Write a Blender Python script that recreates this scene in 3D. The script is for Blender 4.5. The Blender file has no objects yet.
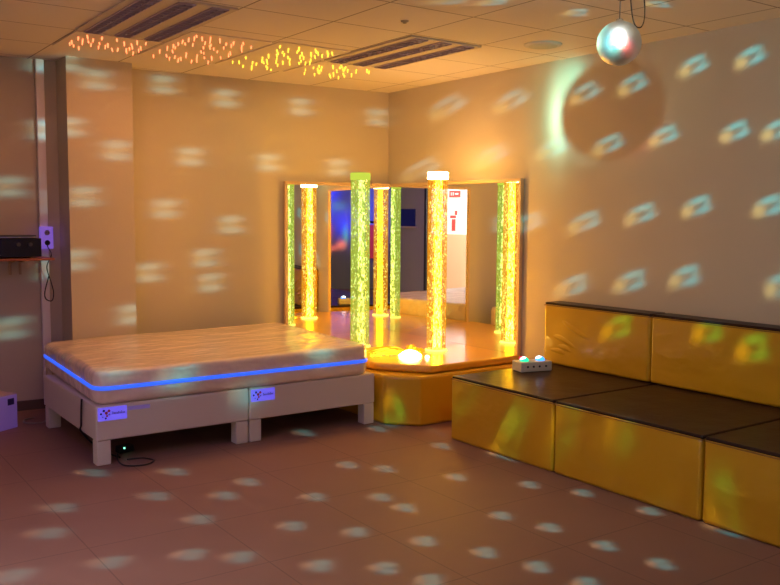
import bpy, bmesh, math, random
from mathutils import Vector, Matrix
random.seed(7)
SC = bpy.context.scene
COL = SC.collection
R = math.radians

# ------------------------------------------------------------------ materials
def mat(name, col=(.8, .8, .8), rough=.5, metal=0., coat=0., bump=None, emit=None, estr=0., spec=.5, vary=None, coat_rough=.08):
    m = bpy.data.materials.new(name); m.use_nodes = True
    nt = m.node_tree; b = nt.nodes['Principled BSDF']
    b.inputs['Base Color'].default_value = (*col, 1)
    b.inputs['Roughness'].default_value = rough
    b.inputs['Metallic'].default_value = metal
    b.inputs['Coat Weight'].default_value = coat
    b.inputs['Coat Roughness'].default_value = coat_rough
    b.inputs['Specular IOR Level'].default_value = spec
    if emit:
        b.inputs['Emission Color'].default_value = (*emit, 1)
        b.inputs['Emission Strength'].default_value = estr
    tc = None
    if vary:                                   # (scale, second colour)
        tc = nt.nodes.new('ShaderNodeTexCoord')
        n = nt.nodes.new('ShaderNodeTexNoise'); n.inputs['Scale'].default_value = vary[0]; n.inputs['Detail'].default_value = 4
        nt.links.new(tc.outputs['Object'], n.inputs['Vector'])
        mx = nt.nodes.new('ShaderNodeMix'); mx.data_type = 'RGBA'
        mx.inputs[6].default_value = (*col, 1); mx.inputs[7].default_value = (*vary[1], 1)
        nt.links.new(n.outputs['Fac'], mx.inputs[0]); nt.links.new(mx.outputs[2], b.inputs['Base Color'])
    if bump:                                   # (scale xyz, strength, distance)
        tc = tc or nt.nodes.new('ShaderNodeTexCoord')
        mp = nt.nodes.new('ShaderNodeMapping'); mp.inputs['Scale'].default_value = bump[0]
        n = nt.nodes.new('ShaderNodeTexNoise'); n.inputs['Scale'].default_value = 1; n.inputs['Detail'].default_value = 3
        bp = nt.nodes.new('ShaderNodeBump'); bp.inputs['Strength'].default_value = bump[1]; bp.inputs['Distance'].default_value = bump[2]
        nt.links.new(tc.outputs['Object'], mp.inputs['Vector']); nt.links.new(mp.outputs[0], n.inputs['Vector'])
        nt.links.new(n.outputs['Fac'], bp.inputs['Height']); nt.links.new(bp.outputs[0], b.inputs['Normal'])
        nt.links.new(bp.outputs[0], b.inputs['Coat Normal'])
    return m

def grid_mat(name, col, line, ox, oy, px, py, w, rough, coat=0., spec=.5, vary=None):
    """tiles with joint lines every px/py metres starting at ox/oy (object space = world space)"""
    m = mat(name, col, rough, coat=coat, spec=spec, vary=vary)
    nt = m.node_tree; b = nt.nodes['Principled BSDF']
    tc = nt.nodes.new('ShaderNodeTexCoord'); s = nt.nodes.new('ShaderNodeSeparateXYZ')
    nt.links.new(tc.outputs['Object'], s.inputs[0])
    ds = []
    for i, (o, p) in enumerate(((ox, px), (oy, py))):
        a = nt.nodes.new('ShaderNodeMath'); a.operation = 'SUBTRACT'; a.inputs[1].default_value = o - 50 * p
        nt.links.new(s.outputs[i], a.inputs[0])
        q = nt.nodes.new('ShaderNodeMath'); q.operation = 'PINGPONG'; q.inputs[1].default_value = p / 2
        nt.links.new(a.outputs[0], q.inputs[0]); ds.append(q)
    mn = nt.nodes.new('ShaderNodeMath'); mn.operation = 'MINIMUM'
    nt.links.new(ds[0].outputs[0], mn.inputs[0]); nt.links.new(ds[1].outputs[0], mn.inputs[1])
    lt = nt.nodes.new('ShaderNodeMath'); lt.operation = 'LESS_THAN'; lt.inputs[1].default_value = w
    nt.links.new(mn.outputs[0], lt.inputs[0])
    mx = nt.nodes.new('ShaderNodeMix'); mx.data_type = 'RGBA'
    src = b.inputs['Base Color'].links[0].from_socket if b.inputs['Base Color'].links else None
    if src: nt.links.new(src, mx.inputs[6])
    else: mx.inputs[6].default_value = (*col, 1)
    mx.inputs[7].default_value = (*line, 1)
    nt.links.new(lt.outputs[0], mx.inputs[0]); nt.links.new(mx.outputs[2], b.inputs['Base Color'])
    return m

# ------------------------------------------------------------------ mesh builder
class MB:
    def __init__(s): s.bm = bmesh.new(); s.mi = 0
    def _new(s, faces):
        for f in faces: f.material_index = s.mi
    def box(s, x0, x1, y0, y1, z0, z1, bev=0., seg=2, M=None):
        b = bmesh.new()
        bmesh.ops.create_cube(b, size=1)
        for v in b.verts:
            v.co = Vector((x0 + (v.co.x + .5) * (x1 - x0), y0 + (v.co.y + .5) * (y1 - y0), z0 + (v.co.z + .5) * (z1 - z0)))
        if bev > 0: bmesh.ops.bevel(b, geom=b.edges[:], offset=bev, segments=seg, affect='EDGES', profile=.5)
        return s.join(b, M)
    def join(s, b, M=None):
        if M is not None: b.transform(M)
        mp = {v: s.bm.verts.new(v.co) for v in b.verts}
        for f in b.faces:
            try:
                g = s.bm.faces.new([mp[v] for v in f.verts]); g.material_index = s.mi; g.smooth = f.smooth
            except ValueError: pass
        b.free(); return s
    def cyl(s, p0, p1, r0, r1=None, seg=16, cap=True, smooth=True):
        r1 = r0 if r1 is None else r1
        p0, p1 = Vector(p0), Vector(p1); d = p1 - p0
        b = bmesh.new()
        bmesh.ops.create_cone(b, cap_ends=cap, segments=seg, radius1=r0, radius2=r1, depth=d.length)
        for f in b.faces: f.smooth = smooth and len(f.verts) == 4
        return s.join(b, Matrix.Translation((p0 + p1) / 2) @ Vector((0, 0, 1)).rotation_difference(d.normalized()).to_matrix().to_4x4())
    def sph(s, c, r, seg=16, ring=10, sc=(1, 1, 1)):
        b = bmesh.new(); bmesh.ops.create_uvsphere(b, u_segments=seg, v_segments=ring, radius=r)
        for f in b.faces: f.smooth = True
        return s.join(b, Matrix.Translation(c) @ Matrix.Diagonal((*sc, 1)))
    def lathe(s, prof, c=(0, 0, 0), seg=24, smooth=True):
        rings = []
        for r, z in prof:
            rings.append([s.bm.verts.new((c[0] + r * math.cos(2 * math.pi * k / seg), c[1] + r * math.sin(2 * math.pi * k / seg), c[2] + z)) for k in range(seg)] if r > 1e-6 else [s.bm.verts.new((c[0], c[1], c[2] + z))])
        for a, b in zip(rings, rings[1:]):
            for k in range(seg):
                k2 = (k + 1) % seg
                if len(a) == 1 and len(b) == 1: continue
                if len(a) == 1: f = s.bm.faces.new((a[0], b[k2], b[k]))
                elif len(b) == 1: f = s.bm.faces.new((a[k], a[k2], b[0]))
                else: f = s.bm.faces.new((a[k], a[k2], b[k2], b[k]))
                f.smooth = smooth; f.material_index = s.mi
        return s
    def prism(s, pts, z0, z1, bev=0., seg=3):
        b = bmesh.new()
        lo = [b.verts.new((x, y, z0)) for x, y in pts]; hi = [b.verts.new((x, y, z1)) for x, y in pts]
        n = len(pts)
        b.faces.new(lo[::-1]); b.faces.new(hi)
        for k in range(n): b.faces.new((lo[k], lo[(k + 1) % n], hi[(k + 1) % n], hi[k]))
        bmesh.ops.recalc_face_normals(b, faces=b.faces[:])
        if bev > 0: bmesh.ops.bevel(b, geom=b.edges[:], offset=bev, segments=seg, affect='EDGES', profile=.5)
        return s.join(b)
    def tube(s, pts, r, seg=8, sub=6):
        P = [Vector(p) for p in pts]
        if sub > 1 and len(P) > 2:              # Catmull-Rom
            Q = []
            for i in range(len(P) - 1):
                a, b_, c, d = P[max(i - 1, 0)], P[i], P[i + 1], P[min(i + 2, len(P) - 1)]
                for k in range(sub):
                    t = k / sub
                    Q.append(.5 * ((2 * b_) + (c - a) * t + (2 * a - 5 * b_ + 4 * c - d) * t * t + (3 * b_ - a - 3 * c + d) * t ** 3))
            Q.append(P[-1]); P = Q
        rings = []; up = Vector((.13, .21, .97))
        for i, p in enumerate(P):
            t = (P[min(i + 1, len(P) - 1)] - P[max(i - 1, 0)]).normalized()
            u = t.cross(up)
            if u.length < 1e-3: u = t.cross(Vector((1, 0, 0)))
            u.normalize(); w = t.cross(u)
            rings.append([s.bm.verts.new(p + r * (math.cos(2 * math.pi * k / seg) * u + math.sin(2 * math.pi * k / seg) * w)) for k in range(seg)])
        for a, b in zip(rings, rings[1:]):
            for k in range(seg):
                f = s.bm.faces.new((a[k], a[(k + 1) % seg], b[(k + 1) % seg], b[k])); f.smooth = True; f.material_index = s.mi
        for q in (rings[0][::-1], rings[-1]):
            f = s.bm.faces.new(q); f.material_index = s.mi
        return s
    def quad(s, *p):
        f = s.bm.faces.new([s.bm.verts.new(q) for q in p]); f.material_index = s.mi; return s
    def build(s, name, mats, parent=None, recalc=True):
        if recalc: bmesh.ops.recalc_face_normals(s.bm, faces=s.bm.faces[:])
        me = bpy.data.meshes.new(name); s.bm.to_mesh(me); s.bm.free()
        for m in (mats if isinstance(mats, (list, tuple)) else [mats]): me.materials.append(m)
        o = bpy.data.objects.new(name, me); COL.objects.link(o)
        if parent: o.parent = parent
        return o

def tag(o, label, cat, group=None, kind=None):
    o['label'] = label; o['category'] = cat
    if group: o['group'] = group
    if kind: o['kind'] = kind
    return o
def thing(name, label, cat, loc=(0, 0, 0), rz=0., group=None):
    o = bpy.data.objects.new(name, None); COL.objects.link(o)
    o.empty_display_size = .1; o.location = loc; o.rotation_euler = (0, 0, rz)
    return tag(o, label, cat, group)
def struct(name, mb, m):
    o = mb.build(name, m); o['kind'] = 'structure'; return o
SPOT_E, AMB, SPILL, STAR, EXPO = 19., 13., 17., 3.0, 0.10
SPOTS=[('R',4.78,3.97,2.39),
 ('R',4.78,3.49,2.45),
 ('R',4.78,3.10,2.45),
 ('R',4.78,4.40,2.38),
 ('R',4.78,4.71,2.00),
 ('R',4.78,4.17,2.00),
 ('R',4.78,3.70,2.03),
 ('R',4.78,3.18,2.02),
 ('R',4.78,2.91,2.01),
 ('R',4.78,4.37,1.46),
 ('R',4.78,3.87,1.52),
 ('R',4.78,3.43,1.57),
 ('R',4.78,2.94,1.57),
 ('R',4.78,4.48,0.99),
 ('R',4.78,3.94,1.06),
 ('R',4.78,3.50,1.12),
 ('R',4.78,2.84,1.11),
 ('R',4.78,4.98,1.44),
 ('R',4.78,5.97,2.43),
 ('R',4.78,5.17,2.40),
 ('R',4.78,5.41,1.98),
 ('R',4.78,6.36,1.90),
 ('L',2.63,6.93,2.55),
 ('L',3.16,6.90,2.48),
 ('L',2.85,6.92,1.98),
 ('L',3.86,6.86,2.46),
 ('L',4.65,6.82,2.42),
 ('L',3.55,6.88,1.96),
 ('L',4.24,6.84,1.94),
 ('L',2.63,6.93,1.55),
 ('L',3.20,6.90,1.42),
 ('L',2.49,6.94,1.03),
 ('L',3.01,6.91,0.93),
 ('L',2.19,6.96,0.62),
 ('L',1.71,6.99,2.13),
 ('L',1.70,6.99,2.64),
 ('L',1.45,7.00,1.70),
 ('L',1.43,7.00,0.64),
 ('L',2.97,6.91,1.14),
 ('L',2.18,6.65,1.99),
 ('L',1.93,6.65,1.64),
 ('L',1.86,6.65,1.17),
 ('L',2.04,6.65,2.50),
 ('B',4.60,3.89,0.76),
 ('B',4.60,3.19,0.82),
 ('B',4.60,2.89,0.75),
 ('B',3.69,3.48,0.33),
 ('B',3.69,3.07,0.43),
 ('B',3.69,2.44,0.06),
 ('B',3.69,3.96,0.09),
 ('B',3.69,4.39,0.34),
 ('F',1.45,5.06,0.00),
 ('F',1.85,4.82,0.00),
 ('F',2.12,4.40,0.00),
 ('F',1.91,4.25,0.00),
 ('F',1.60,4.45,0.00),
 ('F',1.13,4.54,0.00),
 ('F',1.65,3.98,0.00),
 ('F',0.99,4.20,0.00),
 ('F',1.44,3.58,0.00),
 ('F',1.12,3.69,0.00),
 ('F',1.61,3.43,0.00),
 ('F',0.74,3.78,0.00),
 ('F',2.94,5.20,0.00),
 ('F',3.43,5.01,0.00),
 ('F',2.77,4.37,0.00),
 ('F',2.91,4.18,0.00),
 ('F',3.52,4.40,0.00),
 ('F',3.16,3.81,0.00),
 ('F',2.30,3.96,0.00),
 ('F',2.59,3.76,-0.00),
 ('F',2.60,3.55,0.00),
 ('F',1.99,3.64,0.00),
 ('F',2.20,3.40,0.00),
 ('F',2.40,3.12,0.00),
 ('F',2.93,3.18,0.00),
 ('F',2.54,2.86,0.00),
 ('F',1.85,3.15,0.00),
 ('F',2.07,2.97,0.00),
 ('F',2.15,2.76,0.00),
 ('F',3.41,3.47,0.00),
 ('F',3.55,3.20,0.00),
 ('F',3.61,2.80,0.00),
 ('F',3.01,2.92,0.00),
 ('F',3.05,2.61,0.00),
 ('F',3.09,2.33,0.00),
 ('F',2.62,2.61,0.00),
 ('F',2.67,2.37,0.00),
 ('F',3.72,4.06,0.00),
 ('M',1.62,5.16,0.59),
 ('M',2.01,5.16,0.47),
 ('M',3.05,5.16,0.56),
 ('M',2.50,5.16,0.32),
 ('B',3.56,4.95,0.21),
 ('C',3.02,3.74,2.65),
 ('C',3.22,3.62,2.65),
 ('C',3.95,3.13,2.65),
 ('C',3.75,3.52,2.65)]
# ------------------------------------------------------------------ measurements (metres, camera stands over the origin)
XR = 4.781                      # right wall
CE = 2.654                      # ceiling
AL = .057                       # the long wall runs slightly off square
XS, YB = -.70, -2.60            # side wall with the doorway, wall behind the camera
def YL(x): return 6.81 + AL * (XR - x)
ZP = .42                        # top of the podium

# ------------------------------------------------------------------ material set
M = {}
M['wall'] = mat('beige_wall_paint', (.60, .52, .42), .8, bump=((60, 60, 60), .08, .01), spec=.25)
M['wall_grey'] = mat('grey_blue_wall_paint', (.50, .53, .54), .8, spec=.25)
M['floor'] = grid_mat('red_brown_floor_tile', (.245, .135, .112), (.175, .10, .083), 1.1, .9, .60, .60, .003, .55, spec=.25, vary=(3., (.28, .155, .128)))
M['ceiling'] = grid_mat('ceiling_tile', (.88, .80, .70), (.38, .31, .25), 1.61, 6.31, .588, .588, .005, .85, spec=.2)
M['skirt'] = mat('skirting_brown', (.12, .08, .06), .5)
M['white'] = mat('white_paint', (.72, .70, .68), .45)
M['trunk'] = mat('white_plastic_trunking', (.92, .86, .88), .4)
M['wood'] = mat('pale_wood_frame', (.70, .50, .30), .45, vary=(9., (.62, .42, .24)))
M['mirror'] = mat('mirror_glass', (.90, .92, .91), .0, metal=1.)
M['vinyl'] = mat('yellow_vinyl', (.66, .36, .012), .33, coat=.35, bump=((2.2, 2.2, 3.5), .55, .045), coat_rough=.12)
M['vinyl2'] = mat('orange_yellow_vinyl', (.80, .40, .03), .28, coat=.5, bump=((4, 4, 4), .25, .02), coat_rough=.1)
M['vinyl_dark'] = mat('dark_brown_vinyl', (.030, .014, .014), .38, coat=.06, spec=.12, bump=((7, 7, 7), .3, .015), coat_rough=.1)
M['bed_white'] = mat('off_white_bed_fabric', (.72, .63, .59), .65, bump=((90, 90, 90), .1, .004))
M['mattress'] = mat('plastic_wrapped_mattress', (.92, .73, .62), .42, coat=1., spec=.6, bump=((3.5, 6.0, 5), .9, .05), coat_rough=.24)
M['black'] = mat('black_plastic', (.012, .012, .014), .4)
M['dark'] = mat('dark_grey_plastic', (.05, .05, .055), .5)
M['silver'] = mat('brushed_metal', (.55, .53, .52), .35, metal=1.)
M['shelf'] = mat('reddish_shelf_board', (.30, .09, .05), .5)
M['chrome'] = mat('chrome', (.8, .8, .8), .2, metal=1.)
M['tan'] = mat('tan_metal', (.42, .30, .20), .5)
M['beige_box'] = mat('cream_plastic', (.68, .62, .54), .45)
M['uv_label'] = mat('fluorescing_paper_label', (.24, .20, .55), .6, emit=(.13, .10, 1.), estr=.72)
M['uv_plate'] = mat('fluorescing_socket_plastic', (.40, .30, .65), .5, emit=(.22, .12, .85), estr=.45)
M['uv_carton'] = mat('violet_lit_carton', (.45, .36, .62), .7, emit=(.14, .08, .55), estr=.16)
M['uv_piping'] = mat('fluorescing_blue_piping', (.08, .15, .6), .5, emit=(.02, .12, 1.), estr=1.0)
M['ink'] = mat('label_ink_navy', (.03, .02, .12), .6)
M['ink_red'] = mat('label_ink_red', (.45, .03, .08), .6)
M['ink_mid'] = mat('label_ink_violet', (.16, .12, .5), .6)
M['star_tile'] = mat('fibre_ceiling_tile', (.88, .79, .66), .85, spec=.2)
M['louvre'] = mat('louvre_blades', (.50, .42, .58), .4, metal=.5)
M['channel'] = mat('louvre_channel', (.26, .20, .24), .5)
M['fixture'] = mat('fixture_panel', (.66, .58, .48), .6)

def emission(name, col, strength, sample=True):
    m = bpy.data.materials.new(name); m.use_nodes = True; nt = m.node_tree
    nt.nodes.remove(nt.nodes['Principled BSDF'])
    e = nt.nodes.new('ShaderNodeEmission'); e.inputs[0].default_value = (*col, 1); e.inputs[1].default_value = strength
    nt.links.new(e.outputs[0], nt.nodes['Material Output'].inputs[0])
    if not sample: m.cycles.emission_sampling = 'NONE'
    return m
M['star_red'] = emission('fibre_tip_orange', (1., .20, .07), 2.8, False)
M['star_yellow'] = emission('fibre_tip_yellow', (1., .60, .04), 2.6, False)
M['lamp_white'] = emission('pin_spot_lens', (.9, 1., .98), 30.)
M['btn_green'] = emission('lit_button_green', (.02, .75, .35), 1.6)
M['btn_blue'] = emission('lit_button_blue', (.05, .30, 1.), 2.2)
M['btn_white'] = emission('lit_button_white', (.9, .95, 1.), 4.)
M['btn_red'] = emission('lit_button_red', (.9, .05, .08), 1.2)
M['led_green'] = emission('led_green', (.2, 1., .6), 4.)
M['strand'] = emission('glowing_fibre_strand', (1., .52, .02), 2.6)
M['strand_dim'] = emission('glowing_fibre_strand_dim', (1., .44, .01), 1.1)
M['strand_hot'] = emission('glowing_fibre_hot', (1., .62, .10), 30.)

# ------------------------------------------------------------------ room
mb = MB(); mb.box(XS - 2.2, XR + .1, YB - .1, 7.4, -.1, 0); struct('floor', mb, M['floor'])
mb = MB(); mb.box(XS - .1, XR + .1, YB - .1, 7.4, CE, CE + .1); struct('ceiling', mb, M['ceiling'])
mb = MB(); mb.prism([(XS - .1, YL(XS - .1)), (XR + .1, YL(XR + .1)), (XR + .1, YL(XR) + .3), (XS - .1, YL(XS) + .2)], 0, CE); struct('wall_left', mb, M['wall'])
mb = MB(); mb.box(XR, XR + .1, YB - .1, YL(XR), 0, CE); struct('wall_right', mb, M['wall'])
mb = MB(); mb.box(XS - .1, XR, YB - .1, YB, 0, CE); struct('wall_back', mb, M['wall_grey'])
DY0, DY1, DZ = 2.55, 3.47, 2.06
mb = MB()
mb.box(XS - .1, XS, YB, DY0, 0, CE); mb.box(XS - .1, XS, DY1, YL(XS), 0, CE); mb.box(XS - .1, XS, DY0, DY1, DZ, CE)
struct('wall_side', mb, M['wall_grey'])
mb = MB()
mb.box(XS - .12, XS + .02, DY0 - .05, DY0, 0, DZ + .05, .004); mb.box(XS - .12, XS + .02, DY1, DY1 + .05, 0, DZ + .05, .004); mb.box(XS - .12, XS + .02, DY0, DY1, DZ, DZ + .05, .004)
struct('door_1', mb, M['dark'])
# pilaster on the long wall
mb = MB(); mb.prism([(1.81, 6.70), (2.30, 6.70), (2.30, YL(2.3)), (1.81, YL(1.81))], 0, CE); struct('trim_1', mb, M['wall'])
mb = MB(); mb.prism([(XS, YL(XS) - .015), (1.81, YL(1.81) - .015), (1.81, YL(1.81)), (XS, YL(XS))], 0, .075); struct('baseboard_left', mb, M['skirt'])
# passage beyond the doorway: white above, peach below
mcor = mat('two_tone_passage_paint', (.85, .84, .82), .7)
nt = mcor.node_tree; tc = nt.nodes.new('ShaderNodeTexCoord'); sp = nt.nodes.new('ShaderNodeSeparateXYZ'); g = nt.nodes.new('ShaderNodeMath'); g.operation = 'GREATER_THAN'; g.inputs[1].default_value = 1.17
mx = nt.nodes.new('ShaderNodeMix'); mx.data_type = 'RGBA'; mx.inputs[6].default_value = (.62, .36, .20, 1); mx.inputs[7].default_value = (.85, .84, .82, 1)
nt.links.new(tc.outputs['Object'], sp.inputs[0]); nt.links.new(sp.outputs[2], g.inputs[0]); nt.links.new(g.outputs[0], mx.inputs[0]); nt.links.new(mx.outputs[2], nt.nodes['Principled BSDF'].inputs['Base Color'])
XC = -2.2
mb = MB(); mb.box(XC - .1, XC, .6, 5.2, 0, CE); mb.box(XC, XS - .1, .5, .6, 0, CE); mb.box(XC, XS - .1, 5.2, 5.3, 0, CE); struct('wall_passage', mb, mcor)
mb = MB(); mb.box(XC - .1, XS - .1, .5, 5.3, CE, CE + .1); struct('ceiling_passage', mb, M['white'])
mb = MB(); mb.box(XC, XS - .12, .6, 5.2, 0, .004); struct('floor_passage', mb, mat('pale_passage_floor', (.75, .70, .64), .4))

# ------------------------------------------------------------------ corner mirrors
MC = Vector((4.747, 6.714)); DR = Vector((.006, -1.)).normalized(); DL = Vector((-.9950, .0998)).normalized()
def mirror(name, label, dv, L, nrm, z0, z1):
    ang = math.atan2(dv.y, dv.x)
    t = thing(name, label, 'mirror', (MC.x, MC.y, 0), ang, 'framed mirrors meeting in the corner')
    s = 1 if Vector((-dv.y, dv.x)).dot(nrm) > 0 else -1       # local +y side that faces the room
    mb = MB(); y0, y1 = sorted((0, -s * .006)); mb.box(0, L, y0, y1, z0, z1); mb.build('glass', M['mirror'], t)
    mb = MB(); y0, y1 = sorted((-s * .02, s * .014)); w = .028
    a = .012
    mb.box(a, L + .012, y0, y1, z1 - .012, z1 + w - .012, .003); mb.box(L - .014, L + .014, y0, y1, z0, z1 - .012, .003)
    yb0, yb1 = sorted((-s * .007, -s * .02)); mb.box(a, L - .014, yb0, yb1, z0, z1 - .012)
    mb.build('frame', M['wood'], t)
    return t
mirror('wall_mirror', 'wood-framed mirror on the long wall, left half of the mirrored corner beside the bed', DL, 1.060, Vector((0, -1)), ZP + .001, 1.786)
mirror('wall_mirror', 'wood-framed mirror on the right-hand wall, ending beside the bench with the white box', DR, 1.730, Vector((-1, 0)), ZP + .001, 1.786)

# ------------------------------------------------------------------ podium
t = thing('corner_podium', 'glossy orange-yellow vinyl podium with cut corner carrying the two bubble tubes', 'podium', (4.2, 5.8, 0))
def loc(pts): return [(x - 4.2, y - 5.8) for x, y in pts]
mb = MB(); mb.prism(loc([(3.73, 4.89), (4.77, 4.905), (4.77, 6.79), (3.545, 6.86), (3.545, 5.08)]), .0, .362, .022); mb.build('base_block', M['vinyl'], t)
mb = MB(); mb.prism(loc([(3.86, 4.935), (4.772, 4.955), (4.772, 6.745), (3.59, 6.865), (3.59, 5.28)]), .365, ZP, .018); mb.build('top_mat', M['vinyl2'], t)

# ------------------------------------------------------------------ bubble tubes
def tube_mat(name, c_lo, c_hi, dark, zsplit, strength, sc, seed):
    m = bpy.data.materials.new(name); m.use_nodes = True; nt = m.node_tree
    nt.nodes.remove(nt.nodes['Principled BSDF']); out = nt.nodes['Material Output']
    tc = nt.nodes.new('ShaderNodeTexCoord'); s = nt.nodes.new('ShaderNodeSeparateXYZ'); nt.links.new(tc.outputs['Object'], s.inputs[0])
    mr = nt.nodes.new('ShaderNodeMapRange'); mr.inputs[1].default_value = zsplit[0]; mr.inputs[2].default_value = zsplit[1]
    nt.links.new(s.outputs[2], mr.inputs[0])
    c = nt.nodes.new('ShaderNodeMix'); c.data_type = 'RGBA'; c.inputs[6].default_value = (*c_lo, 1); c.inputs[7].default_value = (*c_hi, 1)
    nt.links.new(mr.outputs[0], c.inputs[0])
    mp = nt.nodes.new('ShaderNodeMapping'); mp.inputs['Scale'].default_value = sc; mp.inputs['Location'].default_value = (seed, seed, seed)
    n = nt.nodes.new('ShaderNodeTexNoise'); n.inputs['Scale'].default_value = 1; n.inputs['Detail'].default_value = 3; n.inputs['Distortion'].default_value = 1.2
    nt.links.new(tc.outputs['Object'], mp.inputs[0]); nt.links.new(mp.outputs[0], n.inputs['Vector'])
    r = nt.nodes.new('ShaderNodeMapRange'); r.inputs[1].default_value = .40; r.inputs[2].default_value = .60
    nt.links.new(n.outputs['Fac'], r.inputs[0])
    d = nt.nodes.new('ShaderNodeMix'); d.data_type = 'RGBA'; d.inputs[6].default_value = (*dark, 1)
    nt.links.new(r.outputs[0], d.inputs[0]); nt.links.new(c.outputs[2], d.inputs[7])
    e = nt.nodes.new('ShaderNodeEmission'); e.inputs[1].default_value = strength; nt.links.new(d.outputs[2], e.inputs[0])
    tr = nt.nodes.new('ShaderNodeBsdfTransparent'); ms = nt.nodes.new('ShaderNodeMixShader')
    return m, nt, e, tr, ms, out
def shell_mat(*a, opacity=.55):
    m, nt, e, tr, ms, out = tube_mat(*a)
    r_ = [n for n in nt.nodes if n.type == 'MAP_RANGE'][1]
    op = nt.nodes.new('ShaderNodeMapRange'); op.inputs[3].default_value = min(1, opacity * 1.7); op.inputs[4].default_value = opacity * .35
    nt.links.new(r_.outputs[0], op.inputs[0]); nt.links.new(op.outputs[0], ms.inputs[0])
    nt.links.new(tr.outputs[0], ms.inputs[1]); nt.links.new(e.outputs[0], ms.inputs[2])
    gl = nt.nodes.new('ShaderNodeBsdfGlossy'); gl.inputs['Roughness'].default_value = .05
    m2 = nt.nodes.new('ShaderNodeMixShader'); m2.inputs[0].default_value = .05
    nt.links.new(ms.outputs[0], m2.inputs[1]); nt.links.new(gl.outputs[0], m2.inputs[2]); nt.links.new(m2.outputs[0], out.inputs[0])
    return m
def core_mat(*a):
    m, nt, e, tr, ms, out = tube_mat(*a); nt.links.new(e.outputs[0], out.inputs[0]); return m
def bubble_tube(label, x, y, r, shell, core, bub, cap, base, zt, off):
    t = thing('bubble_tube', label, 'bubble tube', (x, y, ZP), 0, 'bubble tubes on the podium')
    H = zt - ZP
    mb = MB(); mb.lathe([(0, .002), (r * 1.12, .002), (r * 1.14, .004), (r * 1.14, .011), (r * 1.10, .015), (r * 1.01, .017), (0, .017)], seg=32); mb.build('base_ring', base, t)
    mb = MB(); mb.lathe([(r, .018), (r, H - .055)], seg=32); mb.build('water_tube', shell, t)
    mb = MB(); mb.lathe([(0, .019), (r * .44, .019), (r * .40, H * .15), (r * .30, H * .3), (r * .38, H * .45), (r * .31, H * .6), (r * .36, H * .75), (r * .30, H - .06), (0, H - .06)], c=(off[0], off[1], 0), seg=20); mb.build('bubble_stream', core, t)
    mb = MB(); rnd = random.Random(int(x * 100))
    for k in range(420):
        a = rnd.random() * 6.283; q = r * (.45 + .5 * rnd.random() ** .6); zz = .05 + rnd.random() * (H - .13)
        b = bmesh.new(); bmesh.ops.create_icosphere(b, subdivisions=1, radius=.003 + .0045 * rnd.random())
        for f in b.faces: f.smooth = True
        mb.join(b, Matrix.Translation((q * math.cos(a), q * math.sin(a), zz)) @ Matrix.Diagonal((1, 1, 1.5, 1)))
    o = mb.build('bubbles', bub, t); o['kind'] = 'stuff'
    mb = MB(); mb.lathe([(r * 1.0, H - .058), (r * 1.06, H - .055), (r * 1.06, H - .006), (r * 1.0, H), (0, H)], seg=32); mb.build('cap', cap, t)
    return t
sg = shell_mat('green_tube_water', (.95, .80, .08), (.60, .74, .07), (.26, .34, .03), (.10, .75), 1.1, (55, 55, 22), 1.)
cg = core_mat('green_tube_stream', (1., .80, .12), (.62, .85, .18), (.12, .13, .01), (.1, .75), 5.5, (55, 55, 24), 2.)
sy_ = shell_mat('amber_tube_water', (1., .52, .03), (1., .45, .02), (.55, .15, .0), (.1, .4), 1.3, (60, 60, 30), 3., opacity=.5)
cy_ = core_mat('amber_tube_stream', (1., .46, .007), (1., .44, .006), (.010, .0035, .0), (.1, .4), 150., (55, 55, 24), 4.)
bg = emission('green_bubbles', (.75, .95, .25), 1.3, False); by_ = emission('amber_bubbles', (1., .78, .16), 1.7, False)
bubble_tube('lime-green glowing bubble tube standing next to the bed mattress', 3.942, 6.01, .078, sg, cg, bg, emission('green_tube_cap', (.60, .72, .07), .95), emission('green_tube_base', (1., .7, .1), 2.), 1.852, (.012, .0))
bubble_tube('amber-yellow glowing bubble tube standing towards the bench', 4.345, 5.500, .079, sy_, cy_, by_, emission('amber_tube_cap', (1., .52, .16), 50.), emission('amber_tube_base', (1., .62, .1), 3.), 1.853, (.01, .0))

# ------------------------------------------------------------------ glowing fibre-optic bundle at the podium's front edge
t = thing('fibre_optic_bundle', 'coiled bundle of glowing yellow fibre-optic strands on podium front edge', 'fibre optics', (3.98, 5.36, ZP))
mb = MB(); rnd = random.Random(3)
for k in range(70):
    a = rnd.uniform(-.25, 1.); L = rnd.uniform(.5, 1.)
    # strands fan out from the light head to the left/back and to the right in flat loops
    if k % 3:
        ex, ey = -.30 * L + rnd.uniform(-.05, .05), .12 + .20 * L * rnd.random()
    else:
        ex, ey = .22 * L + rnd.uniform(-.03, .05), .10 + .16 * L * rnd.random()
    h = rnd.uniform(.015, .075)
    mb.mi = k % 2
    mb.tube([(rnd.uniform(-.02, .02), rnd.uniform(-.01, .03), .02), (ex * .45 + rnd.uniform(-.04, .04), ey * .5 + rnd.uniform(-.03, .03), h), (ex, ey, .008 + h * .4), (ex + rnd.uniform(-.06, .06), ey + rnd.uniform(-.06, .03), .006)], .0045, 5, 4)
o = mb.build('strands', [M['strand'], M['strand_dim']], t); o['kind'] = 'stuff'
mb = MB(); mb.lathe([(0, .003), (.085, .003), (.092, .010), (.080, .024), (.058, .040), (.034, .050), (.012, .055), (0, .056)], seg=24); mb.build('light_head', M['strand_hot'], t)
mb = MB(); mb.lathe([(0, .003), (.017, .003), (.018, .012), (.010, .022), (0, .024)], c=(.075, -.12, 0), seg=16); mb.build('strand_end', emission('fibre_end_glow', (1., .8, .3), 9.), t)

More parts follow.
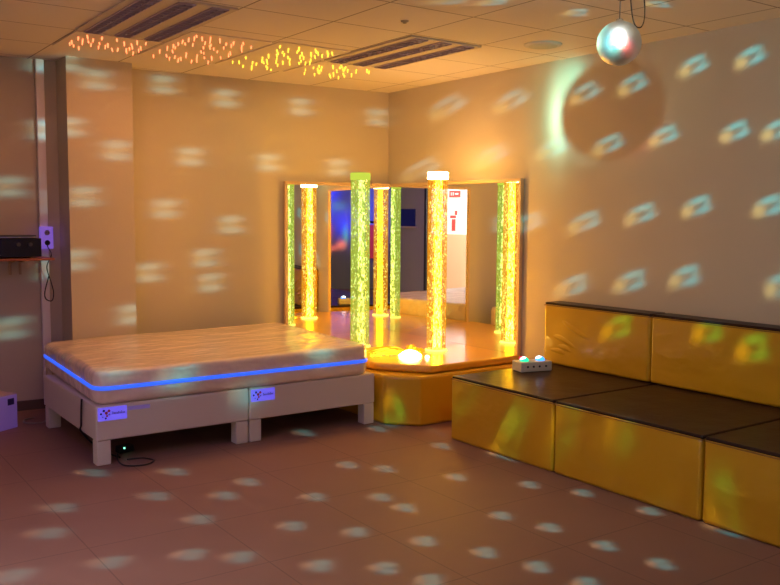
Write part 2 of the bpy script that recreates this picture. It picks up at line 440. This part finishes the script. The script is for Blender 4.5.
# ------------------------------------------------------------------ bed: two bases with legs, one mattress
BY0, BY1 = 5.164, 6.38
def bed_base(label, x0, x1):
    w = x1 - x0
    t = thing('bed_base', label, 'bed base', (x0, BY0, 0), 0, 'bed bases under the mattress')
    mb = MB(); mb.box(0, w, 0, BY1 - BY0, .15, .366, .012, 3); mb.build('frame', M['bed_white'], t)
    for lx in (.004, w - .089):
        for ly in (.006, BY1 - BY0 - .09):
            mb = MB(); mb.box(lx, lx + .085, ly, ly + .085, 0, .15, .006); mb.build('leg', M['bed_white'], t)
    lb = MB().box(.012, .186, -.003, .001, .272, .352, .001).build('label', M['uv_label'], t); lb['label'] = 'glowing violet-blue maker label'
    for i, (dx, dz, rr, mm) in enumerate(((.030, .315, .007, 'ink'), (.047, .333, .008, 'ink'), (.062, .318, .010, 'ink_red'), (.078, .330, .009, 'ink_red'), (.066, .300, .007, 'ink_red'), (.058, .286, .006, 'ink'), (.040, .295, .005, 'ink_mid'), (.080, .308, .006, 'ink_mid'))):
        MB().cyl((dx, -.0035, dz), (dx, -.002, dz), rr, seg=12).build('logo_dot', M[mm], lb)
    for i in range(9):                                   # small unreadable word beside the dots
        x = .098 + i * .0088
        mb = MB(); mb.box(x, x + .0062, -.0035, -.002, .305, .305 + (.020 if i in (0, 4, 6) else .014), .0006, 1); mb.build('word_mark', M['ink_mid'], lb)
    return t
bl = bed_base('white bed base with four block legs, left half nearest the carton', 1.517, 2.515)
MB().box(.192, .33, -.003, .001, .318, .342, .001).build('glow_strip', mat('faint_violet_glow', (.42, .36, .55), .6, emit=(.12, .09, .7), estr=.16), bl)  # faint violet glow beside the label, put in as an emissive strip
bed_base('white bed base with four block legs, right half beside the yellow podium', 2.519, 3.519)

def slab(x0, x1, y0, y1, z0, z1, r, n=(28, 22)):
    """rounded, softly sagging mattress block"""
    b = bmesh.new(); bmesh.ops.create_cube(b, size=1)
    for v in b.verts: v.co = Vector((x0 + (v.co.x + .5) * (x1 - x0), y0 + (v.co.y + .5) * (y1 - y0), z0 + (v.co.z + .5) * (z1 - z0)))
    ed = [e for e in b.edges if abs(e.verts[0].co.z - e.verts[1].co.z) > 1e-4]
    bmesh.ops.bevel(b, geom=ed, offset=r, segments=6, affect='EDGES', profile=.5)
    ed = [e for e in b.edges if abs(e.verts[0].co.z - e.verts[1].co.z) < 1e-5 and len([f for f in e.link_faces if abs(f.normal.z) < .5]) == 1]
    bmesh.ops.bevel(b, geom=ed, offset=.035, segments=4, affect='EDGES', profile=.5)
    return b
X0, X1, Y0, Y1, Z0, Z1 = 1.515, 3.475, 5.150, 6.675, .368, .572
t = thing('mattress', 'plastic-wrapped mattress with a glowing blue edge line lying on the two bases', 'mattress', (X0, Y0, Z0))
b = slab(0, X1 - X0, 0, Y1 - Y0, 0, Z1 - Z0, .09)
top = [f for f in b.faces if f.normal.z > .9 and f.calc_area() > .5]
bmesh.ops.triangulate(b, faces=top)
bmesh.ops.subdivide_edges(b, edges=list({e for f in b.faces if f.normal.z > .99 for e in f.edges}), cuts=3, use_grid_fill=True)
W, D = X1 - X0, Y1 - Y0
rnd = random.Random(5)
for v in b.verts:
    u, w = v.co.x / W, v.co.y / D
    if v.co.z > .1:
        v.co.z += -.010 * math.sin(math.pi * max(0, min(1, u))) * math.sin(math.pi * max(0, min(1, w))) + .016 * (u - .4) + .006 * math.sin(u * 9 + w * 5)
SHX = .045
for v in b.verts: v.co.x += SHX * v.co.y
for f in b.faces: f.smooth = True
mb = MB(); mb.join(b); mb.build('cover', M['mattress'], t)
def rrect(x0, x1, y0, y1, r, n=6):
    P = []
    for cx, cy, a0 in ((x1 - r, y1 - r, 0), (x0 + r, y1 - r, 90), (x0 + r, y0 + r, 180), (x1 - r, y0 + r, 270)):
        for k in range(n + 1):
            a = R(a0 + 90 * k / n); P.append((cx + r * math.cos(a), cy + r * math.sin(a)))
    return P
mb = MB(); zc, hh, e = .100, .0095, .007                         # a raised band running round the side
ring = rrect(-e, W + e, -e, D + e, .095); inn = rrect(.002, W - .002, .002, D - .002, .088)
n = len(ring)
vo = [[mb.bm.verts.new((x, y, z)) for x, y in ring] for z in (zc - hh, zc + hh)]
vi = [[mb.bm.verts.new((x, y, z)) for x, y in inn] for z in (zc - hh - .004, zc + hh + .004)]
for k in range(n):
    j = (k + 1) % n
    if not (ring[k][1] < .03 or ring[j][1] < .03 or ring[k][0] < .03 or ring[j][0] < .03): continue
    for a, c in ((vo[0], vo[1]), (vi[0], vo[0]), (vo[1], vi[1])):
        f = mb.bm.faces.new((a[k], a[j], c[j], c[k])); f.smooth = True
for v in mb.bm.verts: v.co.x += SHX * v.co.y
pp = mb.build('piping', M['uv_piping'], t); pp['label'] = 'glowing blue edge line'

# ------------------------------------------------------------------ bench of vinyl blocks
def foam(name, part, label, cat, group, x0, x1, y0, y1, z0, z1, topname, folds=None):
    t = thing(name, label, cat, (x0, y0, z0), 0, group)
    mb = MB(); mb.box(0, x1 - x0, .004, y1 - y0 - .004, 0, z1 - z0 - .012, .02, 3); 
    if folds:                              # creases of the slack vinyl cover
        for P in folds: mb.tube([(p[0] - x0, p[1] - y0, p[2] - z0) for p in P], .028, 20, 5)
    mb.build(part, M['vinyl'], t)
    mb = MB(); mb.box(.006, x1 - x0 - .006, .006, y1 - y0 - .006, z1 - z0 - .02, z1 - z0, .009, 3); o = mb.build(topname, M['vinyl_dark'], t); o['label'] = 'dark brown vinyl top'
    mb = MB(); mb.box(-.002, x1 - x0 + .002, .0035, y1 - y0 - .0035, z1 - z0 - .0245, z1 - z0 - .0185, .002, 1); mb.build('seam', mat('seam_thread', (.30, .13, .02), .6), t)
    return t
YS = [(3.556, 4.51), (2.550, 3.554), (1.55, 2.548)]
SL = ['yellow vinyl seat block with dark top, the white button box standing on it',
      'yellow vinyl seat block with dark top, second from the podium',
      'yellow vinyl seat block with dark top, nearest the camera at the photo edge']
for (a, b_), l in zip(YS, SL): foam('seat_block', 'foam_body', l, 'seat block', 'seat blocks of the bench', 3.691, 4.775, a, b_, 0, .434, 'top_cover')
YBK = [(3.598, 4.555), (2.600, 3.596), (1.60, 2.598)]
BL = ['yellow vinyl backrest block against the wall, behind the white button box', 'yellow vinyl backrest block against the wall, second from the mirror', 'yellow vinyl backrest block against the wall, third from the mirror']
for (a, b_), l in zip(YBK, BL): foam('backrest_block', 'foam_body', l, 'backrest', 'backrest blocks of the bench', 4.60, 4.775, a, b_, .436, .884, 'top_edge', [
    [(4.6300, 4.465, .641), (4.6200, 4.40, .640), (4.6200, 4.327, .617), (4.6300, 4.20, .566)], [(4.6300, 4.42, .580), (4.6200, 4.34, .572), (4.6300, 4.26, .545)],
    [(4.6300, 4.38, .768), (4.6200, 4.31, .735), (4.6200, 4.20, .690), (4.6300, 4.085, .652)], [(4.6300, 4.50, .541), (4.6200, 4.40, .540), (4.6300, 4.32, .525)]] if a > 3.5 else None)

# ------------------------------------------------------------------ white switch box with lit buttons
t = thing('button_box', 'small white box with two glowing domed buttons on the dark bench top', 'switch box', (4.16, 4.32, .436), R(-14.))
MB().box(0, .245, 0, .13, 0, .068, .007, 3).build('case', M['beige_box'], t)
for cx, mm, tint, l in ((.060, 'btn_green', 'btn_red', 'green and red lit button'), (.185, 'btn_blue', 'btn_white', 'blue and white lit button')):
    mb = MB(); mb.lathe([(0.031, .068), (.031, .074), (.027, .084), (.016, .092), (0, .095)], c=(cx, .062, 0), seg=24)
    o = mb.build('button', M[mm], t); o['label'] = l
    mb = MB(); mb.lathe([(0.0275, .0), (.024, .009), (.014, .015), (0, .018)], c=(cx - .004, .066, .080), seg=20); mb.build('button_glow', M['btn_white'] if mm == 'btn_green' else M[tint], o)
    if mm == 'btn_green':
        mb = MB(); mb.lathe([(.022, 0), (.018, .010), (0, .016)], c=(cx - .012, .082, .084), seg=16); mb.build('button_rim', M['btn_red'], o)
for cx in (.052, .098, .145, .196):
    MB().cyl((cx, -.003, .036), (cx, .002, .036), .0075, seg=14).build('jack_socket', M['black'], t)

# ------------------------------------------------------------------ mirror ball and its lamp
BP = Vector((3.208, 2.736, 2.297)); BR = .1005
t = thing('mirror_ball', 'small mirror ball hanging below the ceiling, lit white, teal and red', 'mirror ball', tuple(BP))
mb = MB(); b = bmesh.new(); bmesh.ops.create_uvsphere(b, u_segments=44, v_segments=22, radius=BR)
bmesh.ops.inset_individual(b, faces=b.faces[:], thickness=.0009, depth=.0)
mb.join(b); o = mb.build('facets', mat('mirror_facets', (.86, .88, .88), .42, metal=1.), t)
MB().lathe([(.0, .108), (.016, .108), (.018, .095), (.014, .092)], seg=14).build('hanger_cap', M['chrome'], t)
dz = CE - BP.z
MB().cyl((0, 0, .106), (0, 0, dz - .075), .0025, seg=8).build('hanging_rod', M['dark'], t)
mb = MB(); mb.lathe([(0, dz - .078), (.026, dz - .078), (.030, dz - .07), (.030, dz - .002), (0, dz - .002)], seg=20); mb.build('motor', M['dark'], t)
mb = MB(); mb.tube([(.028, -.02, dz - .02), (.06, -.04, dz - .05), (.088, -.06, dz - .14), (.094, -.064, dz - .24), (.078, -.054, dz - .285), (.05, -.035, dz - .25), (.03, -.02, dz - .06)], .003, 6, 6); mb.build('power_lead', M['black'], t)
LP = BP + (BP - Vector((4.781, 4.097, 2.275))) * .415
LP.z += .012
d = (BP - LP).normalized()
t = thing('pin_spot', 'black pin spot lamp on the ceiling aimed at the mirror ball', 'spotlight', tuple(LP))
rot = Vector((0, 0, 1)).rotation_difference(d).to_matrix().to_4x4()
mb = MB(); bb = MB(); bb.lathe([(.0, -.15), (.022, -.146), (.030, -.12), (.033, -.03), (.037, -.028), (.037, -.012), (.033, -.012), (.033, -.024), (0, -.026)], seg=24)
mb.join(bb.bm, rot); mb.build('housing', M['black'], t)
mb = MB(); bb = MB(); bb.lathe([(.032, -.022), (0, -.018)], seg=24); mb.join(bb.bm, rot); mb.build('lens', M['lamp_white'], t)
side = d.cross(Vector((0, 0, 1))).normalized(); back = -.10 * d
mb = MB()
for s in (-1, 1): mb.tube([back + side * s * .036, back + side * s * .038 + Vector((0, 0, .12)), back + side * s * .03 + Vector((0, 0, CE - LP.z - .012))], .006, 8, 1)
mb.build('yoke', M['black'], t)
mb = MB(); zc = CE - LP.z; c = back; mb.lathe([(0, zc - .016), (.045, zc - .016), (.048, zc - .002), (0, zc - .002)], c=(c.x, c.y, 0), seg=20); mb.build('ceiling_plate', M['dark'], t)

# ------------------------------------------------------------------ ceiling fittings
def louvre_fixture(label, x0, y0, y1, w):
    t = thing('louvre_light', label, 'ceiling light', (x0, y0, CE), 0, 'recessed louvre lights')
    L = y1 - y0
    mb = MB(); rows = []
    pw = w / 3; rw = pw * .50
    for k in range(3): rows.append((pw * k + (pw - rw) / 2, pw * k + (pw + rw) / 2))
    z0, z1 = -.012, -.001
    e = [0] + [q for r_ in rows for q in r_] + [w]
    for k in range(0, len(e), 2): mb.box(e[k], e[k + 1], 0, L, z0, z1)
    for a, c in rows: mb.box(a, c, 0, .02, z0, z1); mb.box(a, c, L - .02, L, z0, z1)
    mb.build('panel', M['fixture'], t)
    for a, c in rows:
        mb = MB(); mb.box(a, c, .02, L - .02, -.002, -.0005); r_ = mb.build('louvre_row', M['channel'], t)
        mb = MB(); n = 18
        for k in range(n + 1):
            y = .02 + (L - .04) * k / n; mb.box(a + .002, c - .002, y - .003, y + .003, -.022, -.003)
        mb.box((a + c) / 2 - .0015, (a + c) / 2 + .0015, .02, L - .02, -.0225, -.004)
        mb.box(a - .003, a + .002, .018, L - .018, -.020, -.003); mb.box(c - .002, c + .003, .018, L - .018, -.020, -.003)
        mb.build('blades', M['louvre'], r_)
louvre_fixture('unlit three-row louvre ceiling light nearest the pilaster, above the bed', 1.60, 4.575, 5.69, .58)
louvre_fixture('unlit three-row louvre ceiling light nearest the mirrored corner', 3.385, 4.575, 5.66, .59)
def star_panel(label, x0, x1, y0, y1, n, cols, seed):
    t = thing('star_panel', label, 'fibre-optic panel', (x0, y0, CE), 0, 'fibre-optic star panels in the ceiling')
    MB().box(.006, x1 - x0 - .006, .006, y1 - y0 - .006, -.008, -.0005, .002, 1).build('panel', M['star_tile'], t)
    rnd = random.Random(seed); pts = []
    while len(pts) < n:
        p = (rnd.uniform(.05, x1 - x0 - .05), rnd.uniform(.05, y1 - y0 - .06))
        if all((p[0] - q[0]) ** 2 + (p[1] - q[1]) ** 2 > .045 ** 2 for q in pts): pts.append(p)
    me = None
    for p in pts:
        cc = cols[0] if rnd.random() < .93 else cols[1]
        mb = MB(); L = rnd.uniform(.016, .030)
        mb.cyl((p[0], p[1], -.008), (p[0] + rnd.uniform(-.006, .006), p[1] + rnd.uniform(-.006, .006), -.008 - L), *( (.0052, .004) ), seg=6); mb.build('fibre_tip', M[cc], t)
star_panel('ceiling panel of hanging orange fibre tips nearest the pilaster', 1.61, 2.19, 5.74, 6.31, 30, ('star_red', 'star_red'), 1)
star_panel('long ceiling panel of orange fibre tips between the two louvre lights', 2.20, 2.78, 5.30, 6.31, 50, ('star_red', 'star_red'), 2)
star_panel('long ceiling panel of yellow fibre tips between the two louvre lights', 2.80, 3.37, 5.25, 6.31, 52, ('star_yellow', 'star_yellow'), 3)
star_panel('ceiling panel of yellow fibre tips nearest the mirrored corner', 3.385, 3.965, 5.70, 6.31, 30, ('star_yellow', 'star_yellow'), 4)
t = thing('ceiling_speaker', 'round white disc set flush in the ceiling left of the mirror ball', 'ceiling speaker', (4.265, 4.285, CE))
MB().lathe([(0, -.014), (.105, -.014), (.122, -.010), (.128, -.001), (0, -.001)], seg=40).build('rim', M['white'], t)
MB().lathe([(0, -.017), (.095, -.016), (.098, -.013)], seg=40).build('grille', mat('pale_grille', (.62, .62, .56), .7), t)
t = thing('ceiling_sensor', 'tiny round sensor on the ceiling above the right-hand louvre light', 'sensor', (3.11, 4.27, CE))
MB().lathe([(0, -.018), (.010, -.017), (.013, -.010), (.022, -.007), (.024, -.001), (0, -.001)], seg=20).build('body', mat('sensor_plastic', (.42, .34, .24), .5), t)

# ------------------------------------------------------------------ left end of the long wall: trunking, socket, shelf, players
def wy(x): return YL(x)
tk = MB(); x0, x1 = 1.657, 1.716; tk.box(x0, x1, wy(x0) - .040, wy(x1) - .001, .03, CE - .002, .004); tag(tk.build('cable_trunking', M['trunk']), 'white vertical cable trunking running up the wall left of the pilaster', 'cable duct')
yk = wy(x1) - .042
t = thing('power_socket', 'violet-glowing double socket box mounted on the white cable trunking', 'socket', (1.645, yk, 1.237))
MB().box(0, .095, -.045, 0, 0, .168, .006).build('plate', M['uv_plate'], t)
MB().cyl((.050, -.0475, .046), (.050, -.044, .046), .020, seg=20).build('plug', M['black'], t)
o = MB().cyl((.050, -.0475, .122), (.050, -.044, .122), .020, seg=20).build('outlet', mat('outlet_grey', (.30, .24, .45), .5), t)
for s in (-1, 1): MB().cyl((.050 + .008 * s, -.049, .122), (.050 + .008 * s, -.047, .122), .003, seg=8).build('pin_hole', M['black'], o)
YSH = 6.66
t = thing('wall_shelf', 'reddish wall shelf carrying the black hi-fi units', 'shelf', (1.0, 6.94, 1.155))
MB().box(-.35, .685, YSH - 6.94, 0, .006, .024, .003).build('board', M['shelf'], t)
for bx_ in (.43, .50): 
    mb = MB(); mb.box(bx_, bx_ + .016, YSH - 6.94 + .18, .028, -.012, .006); mb.box(bx_, bx_ + .016, .012, .028, -.11, -.010); mb.build('bracket', M['tan'], t)
t = thing('hifi_amplifier', 'black hi-fi amplifier standing on the reddish wall shelf', 'hi-fi', (.86, YSH + .01, 1.180))
MB().box(0, .735, .012, .25, .012, .142, .004).build('chassis', M['black'], t)
MB().box(-.002, .737, 0, .012, .010, .144, .003).build('front_panel', mat('front_gloss', (.015, .015, .018), .25), t)
for kx in (.58, .66): MB().cyl((kx, -.014, .10), (kx, 0, .10), .014, seg=16).build('knob', M['dark'], t)
for kx in (.04, .66): MB().box(kx, kx + .04, .02, .06, 0, .012).build('foot', M['tan'], t)
t = thing('disc_player', 'slim silver disc player lying on top of the black amplifier', 'player', (.90, YSH + .015, 1.3255))
MB().box(0, .665, .004, .22, 0, .020, .003).build('chassis', M['dark'], t)
MB().box(0, .665, 0, .004, .003, .010).build('front_strip', M['silver'], t)
t = thing('dangling_power_lead', 'thin dark lead hanging in a loop from the socket along the trunking', 'cable', (1.69, yk - .02, 1.2))
mb = MB(); mb.tube([(.006, -.030, .083), (.000, -.055, .05), (-.012, -.20, .0), (-.010, -.05, -.10), (.028, -.012, -.22), (.044, -.010, -.30), (.03, -.010, -.36), (-.012, -.010, -.345), (-.02, -.012, -.29), (.012, -.012, -.17)], .0042, 6, 6); mb.build('lead', M['black'], t)

# ------------------------------------------------------------------ carton on the floor
t = thing('carton', 'violet-lit cardboard carton on the floor at the left edge of the photo', 'box', (1.354, 6.458, 0), R(31.6))
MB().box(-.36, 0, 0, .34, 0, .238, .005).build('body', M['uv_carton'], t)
for s in (0, 1): MB().box(-.358, -.002, .002 + s * .171, .167 + s * .171, .239, .245, .001).build('flap', mat('carton_top', (.48, .34, .42), .7), t)
mb = MB(); mb.box(-.085, -.030, -.0025, -.0003, .17, .215); o = mb.build('printed_mark', M['ink'], t)

# ------------------------------------------------------------------ leads round the bed
def cable(name, label, pts, r, m):
    return tag(MB().tube(pts, r, 6, 6).build(name, m), label, 'cable')
cable('white_cord', 'pale cord hanging behind the bed corner down to the floor by the skirting', [(1.67, 6.90, .40), (1.655, 6.84, .36), (1.615, 6.72, .24), (1.60, 6.66, .10), (1.57, 6.55, .008), (1.50, 6.48, .006), (1.42, 6.54, .006), (1.44, 6.64, .006), (1.52, 6.68, .006)], .006, mat('pale_cord', (.34, .27, .22), .5))
cable('black_lead', 'black lead running down the end of the bed base and underneath', [(1.509, 5.42, .366), (1.506, 5.425, .30), (1.507, 5.44, .20), (1.512, 5.46, .155), (1.60, 5.48, .05), (1.66, 5.40, .006), (1.69, 5.27, .006)], .006, M['black'])
cable('floor_lead', 'black lead lying in a loop on the floor beside the front bed leg', [(1.70, 5.345, .012), (1.66, 5.22, .006), (1.66, 5.08, .006), (1.76, 5.03, .006), (1.84, 5.09, .006), (1.80, 5.18, .006), (1.71, 5.20, .006)], .005, M['black'])
t = thing('power_adapter', 'small black power adapter with a green light under the bed', 'adapter', (1.72, 5.36, 0), R(12))
MB().box(0, .10, 0, .06, .001, .045, .006).build('case', M['black'], t)
MB().cyl((.03, -.003, .034), (.03, .001, .034), .005, seg=10).build('indicator', M['led_green'], t)

# ------------------------------------------------------------------ what the mirrors show of the room behind
t = thing('wall_screen', 'small dark wall screen in a pale frame, seen in the mirror', 'screen', (XS, 1.95, 1.33))
mb = MB(); mb.box(.001, .02, 0, .34, 0, .30, .004); mb.build('screen_panel', mat('dark_navy_screen', (.01, .01, .04), .2, emit=(.02, .02, .16), estr=.25), t)
mb = MB(); mb.box(.001, .035, -.03, .39, -.03, .0, .004); mb.build('sill', M['white'], t)
t = thing('hanging_pad', 'pale hanging board with a red half and a black clip, seen in mirror', 'board', (1.10, YB, .62))
MB().box(0, .46, .001, .03, 0, .74, .006).build('pad', M['white'], t)
o = MB().box(.005, .24, .0305, .034, .005, .70, .001).build('red_glow_half', mat('red_glow_half', (.75, .05, .06), .6, emit=(.8, .05, .08), estr=.35), t)  # red half of the board, glowing by its own emission
MB().box(.02, .40, .001, .045, .735, .78, .004).build('clip', M['black'], t)
t = thing('fire_extinguisher_sign', 'white sign with red extinguisher pictogram on the passage wall, seen in mirror', 'sign', (XC, 1.80, 1.215))
MB().box(*(.001, .006, 0, .28, 0, .45)).build('plate', M['white'], t)
red = mat('sign_red', (.70, .04, .03), .5)
mb = MB(); mb.box(.006, .008, .10, .19, .02, .24); mb.box(.006, .008, .06, .20, .26, .31); mb.box(.006, .008, .17, .23, .32, .40); mb.build('pictogram', red, t)
t = thing('emergency_sign', 'small red sign high on the passage wall, seen in mirror', 'sign', (XC, 1.84, 1.87))
MB().box(.001, .02, 0, .26, 0, .12, .003).build('plate', red, t)
mb = MB(); mb.box(.02, .022, .04, .06, .03, .09); mb.box(.02, .022, .085, .11, .03, .09); mb.box(.02, .022, .14, .22, .045, .075); mb.build('pictogram', M['white'], t)
# ------------------------------------------------------------------ lights
def light(name, kind, loc, energy, col, **k):
    l = bpy.data.lights.new(name, kind); l.energy = energy; l.color = col
    for a, v in k.items(): setattr(l, a, v)
    o = bpy.data.objects.new(name, l); COL.objects.link(o); o.location = loc
    return o
def aim(o, d, xdir=None):
    z = -Vector(d).normalized()
    x = Vector(xdir) if xdir is not None else Vector((0, 0, 1)).cross(z)
    x = (x - z * x.dot(z)).normalized(); y = z.cross(x)
    o.rotation_euler = Matrix((x, y, z)).transposed().to_euler()
    return o
def gauss_nodes(nt, U, V, u0, v0, su, sv):
    """exp(-((u-u0)/su)^2-((v-v0)/sv)^2)"""
    def mth(op, a, b=None):
        n = nt.nodes.new('ShaderNodeMath'); n.operation = op
        for i, q in enumerate((a, b)):
            if q is None: continue
            if isinstance(q, (int, float)): n.inputs[i].default_value = q
            else: nt.links.new(q, n.inputs[i])
        return n.outputs[0]
    a = mth('MULTIPLY', mth('SUBTRACT', U, u0), 1 / su); b = mth('MULTIPLY', mth('SUBTRACT', V, v0), 1 / sv)
    s = mth('ADD', mth('MULTIPLY', a, a), mth('MULTIPLY', b, b))
    return mth('EXPONENT', mth('MULTIPLY', s, -1.)), mth
def gobo(l, half, blobs, asp=1.):
    """colour of a lamp by direction: sum of soft blobs (u, v, su, sv, colour), |u|,|v|<1 inside the cone"""
    l.use_nodes = True; nt = l.node_tree; em = nt.nodes['Emission']
    tc = nt.nodes.new('ShaderNodeTexCoord'); s = nt.nodes.new('ShaderNodeSeparateXYZ'); nt.links.new(tc.outputs['Normal'], s.inputs[0])
    k = 1 / math.tan(half); tot = None
    for i in range(2):
        n = nt.nodes.new('ShaderNodeMath'); n.operation = 'MULTIPLY'; n.inputs[1].default_value = k * (1, 1 / asp ** 2)[i]; nt.links.new(s.outputs[i], n.inputs[0])
        if i == 0: U = n.outputs[0]
        else: V = n.outputs[0]
    for (u, v, su, sv, col) in blobs:
        g, mth = gauss_nodes(nt, U, V, u, v, su, sv)
        vm = nt.nodes.new('ShaderNodeVectorMath'); vm.operation = 'SCALE'; vm.inputs[0].default_value = col; nt.links.new(g, vm.inputs['Scale'])
        if tot is None: tot = vm.outputs[0]
        else:
            ad = nt.nodes.new('ShaderNodeVectorMath'); ad.operation = 'ADD'; nt.links.new(tot, ad.inputs[0]); nt.links.new(vm.outputs[0], ad.inputs[1]); tot = ad.outputs[0]
    nt.links.new(tot, em.inputs[0])

# pin spot on the ball: white-hot middle, green rim on the left, dim red on the right (its colour wheel)
HALF = R(17)
IR = Vector((.817, -.576, .007))
sp = light('pin_spot_beam', 'SPOT', LP + d * .012, 95., (1, 1, 1), spot_size=2 * HALF, spot_blend=.25, shadow_soft_size=.012)
aim(sp, d, IR)
gobo(sp.data, HALF, [(-0.016, 0.13, 0.138, 0.138, (4.0, 4.0, 4.0)), (-0.397, 0.016, 0.065, 0.227, (8., 16., 12.)), (-0.437, -0.024, 0.154, 0.405, (0.05, 2.4, 1.5)), (-0.3, 0.292, 0.089, 0.113, (2.0, 7.0, 5.5)), (-0.243, -0.016, 0.13, 0.211, (0.0, 2.2, 2.8)), (-0.146, -0.243, 0.146, 0.113, (0.0, 1.5, 1.2)), (0.178, -0.178, 0.121, 0.146, (2.4, 0.22, 0.18)), (0.243, 0.0, 0.365, 0.486, (0.12, 0.2, 0.12))])

# wide weak spill of the same lamp past the ball
sp2 = light('pin_spot_spill', 'SPOT', LP + d * .012, SPILL, (.80, 1., .86), spot_size=R(150), spot_blend=.7, shadow_soft_size=.012)
aim(sp2, (1., .35, -.35))

# the spots the ball throws round the room
SIZE = {'R': 4.7, 'L': 2.9, 'B': 4.2, 'F': 1.65, 'M': 3.2, 'C': 4.5}
REF = {'R': 2.0, 'L': 4.0, 'B': 2.2, 'F': 3.0, 'M': 3.2, 'C': 1.5}
XD = {'R': (0, -1, .30), 'L': (1, 0, .02), 'B': (0, -1, .30), 'F': (.80, -.60, 0), 'M': (1, 0, .05), 'C': (.8, -.6, 0)}
ASP = {'R': .54, 'L': .52, 'B': .55, 'F': 1.15, 'M': .6, 'C': .5}
STR = {'R': 1.15, 'L': .75, 'B': 1.4, 'F': 2.3, 'M': 1.1, 'C': 1.3}
for k, x, y, z in SPOTS:
    P = Vector((x, y, z)); v = P - BP; n = v.normalized(); half = R(SIZE[k]) * (REF[k] / v.length) ** .7
    o = light('ball_reflection', 'SPOT', BP + n * (BR + .006), SPOT_E * STR[k] * v.length_squared, (1, 1, 1), spot_size=2.7 * half, spot_blend=.3, shadow_soft_size=.004)
    aim(o, n, XD[k]); o.scale = (1, ASP[k], 1)
    if k == 'L': bl_ = [(.05, .44, .55, .30, (.28, .85, .85)), (.05, -.44, .55, .30, (.28, .85, .85)), (-.1, 0, .45, .4, (.40, .40, .22))]
    elif k == 'F': bl_ = [(.15, .35, .5, .35, (.12, .75, .80)), (.25, -.35, .5, .35, (.12, .70, .78)), (-.45, 0, .3, .35, (.55, .48, .28))]
    elif k == 'M': bl_ = [(.1, 0, .6, .6, (.05, .66, .66)), (-.5, .3, .3, .4, (.3, .3, .15))]
    else: bl_ = [(.16, .42, .42, .26, (.04, 1.05, 1.3)), (.34, -.40, .40, .26, (.04, .9, 1.15)), (.52, .05, .2, .4, (.03, .5, .6)), (-.32, -.10, .28, .44, (1.1, .95, .36))]
    gobo(o.data, half, bl_, ASP[k])

# passage lamp beyond the doorway, and its spill into the room
light('passage_lamp', 'AREA', (-1.45, 3.0, CE - .06), 150., (1., .96, .90), shape='RECTANGLE', size=.9, size_y=1.6)
# glow of the fibre-optic panels on what lies below them
for x, y, sx, sy, c, e in ((1.90, 6.02, .5, .5, (1., .38, .14), STAR), (2.49, 5.80, .5, .9, (1., .38, .14), STAR * 1.6), (3.08, 5.78, .5, .95, (1., .62, .16), STAR * 1.6), (3.67, 6.0, .5, .5, (1., .62, .16), STAR)):
    light('fibre_panel_glow', 'AREA', (x, y, CE - .045), e, c, shape='RECTANGLE', size=sx, size_y=sy)
# ultraviolet tube lamp on the ceiling at the left, dim
o = light('blacklight_tube', 'AREA', (.55, 3.6, CE - .12), 9., (.45, .18, 1.), shape='RECTANGLE', size=.15, size_y=1.2)
# unseen soft fill added behind the camera for dim ambient light, no fixture
o = light('ambient_fill', 'AREA', (.2, -2.45, 1.75), AMB, (.92, .97, .84), shape='RECTANGLE', size=1.2, size_y=1.2)
aim(o, (.62, .78, .02))
# picture projector: blue picture with red blobs on the wall behind the camera
o = light('picture_projector', 'SPOT', (2.2, 1.2, 2.2), 1100., (1, 1, 1), spot_size=R(44), spot_blend=.05, shadow_soft_size=.01)
aim(o, Vector((1.75, YB, 1.25)) - Vector((2.2, 1.2, 2.2)), (-1, 0, 0))
gobo(o.data, R(22), [(-.22, .45, .14, .13, (.02, .03, 1.)), (-.05, .06, .13, .17, (.02, .03, 1.)), (-.24, .2, .1, .12, (.01, .03, .5)), (-.12, .28, .12, .07, (.05, .14, .12)), (.3, .2, .25, .4, (.02, .03, .7)), (-.6, .2, .25, .4, (.02, .03, .8)), (-.27, -.02, .06, .08, (.8, .04, .08)), (-.28, -.11, .05, .05, (1.2, .2, .03)), (-.08, -.2, .06, .05, (1.2, .2, .04)), (-.2, -.24, .07, .035, (.9, .12, .05)), (-.02, -.08, .04, .1, (.05, .3, .05))])

w = bpy.data.worlds.new('dark_world'); SC.world = w; w.use_nodes = True
w.node_tree.nodes['Background'].inputs[0].default_value = (.02, .02, .025, 1); w.node_tree.nodes['Background'].inputs[1].default_value = .1

# ------------------------------------------------------------------ camera
cd = bpy.data.cameras.new('camera'); co = bpy.data.objects.new('camera', cd); COL.objects.link(co)
cd.sensor_width = 36; cd.lens = 872.8 / 780 * 36; cd.clip_start = .05
rt = Vector((.81710436, -.5764476, .00697347)); up = Vector((.0444135, .07500662, .99619348)); fw = Vector((.5747764, .81368432, -.08689029))
co.matrix_world = Matrix.Translation((0, 0, 1.5)) @ Matrix((rt, up, -fw)).transposed().to_4x4()
SC.camera = co
vs = SC.view_settings
vs.view_transform = 'Standard'; vs.look = 'None'; vs.gamma = 1; vs.use_curve_mapping = False; vs.exposure = EXPO
SC.cycles.use_denoising = True
SC.cycles.max_bounces = 12; SC.cycles.transparent_max_bounces = 16; SC.cycles.sample_clamp_indirect = 6
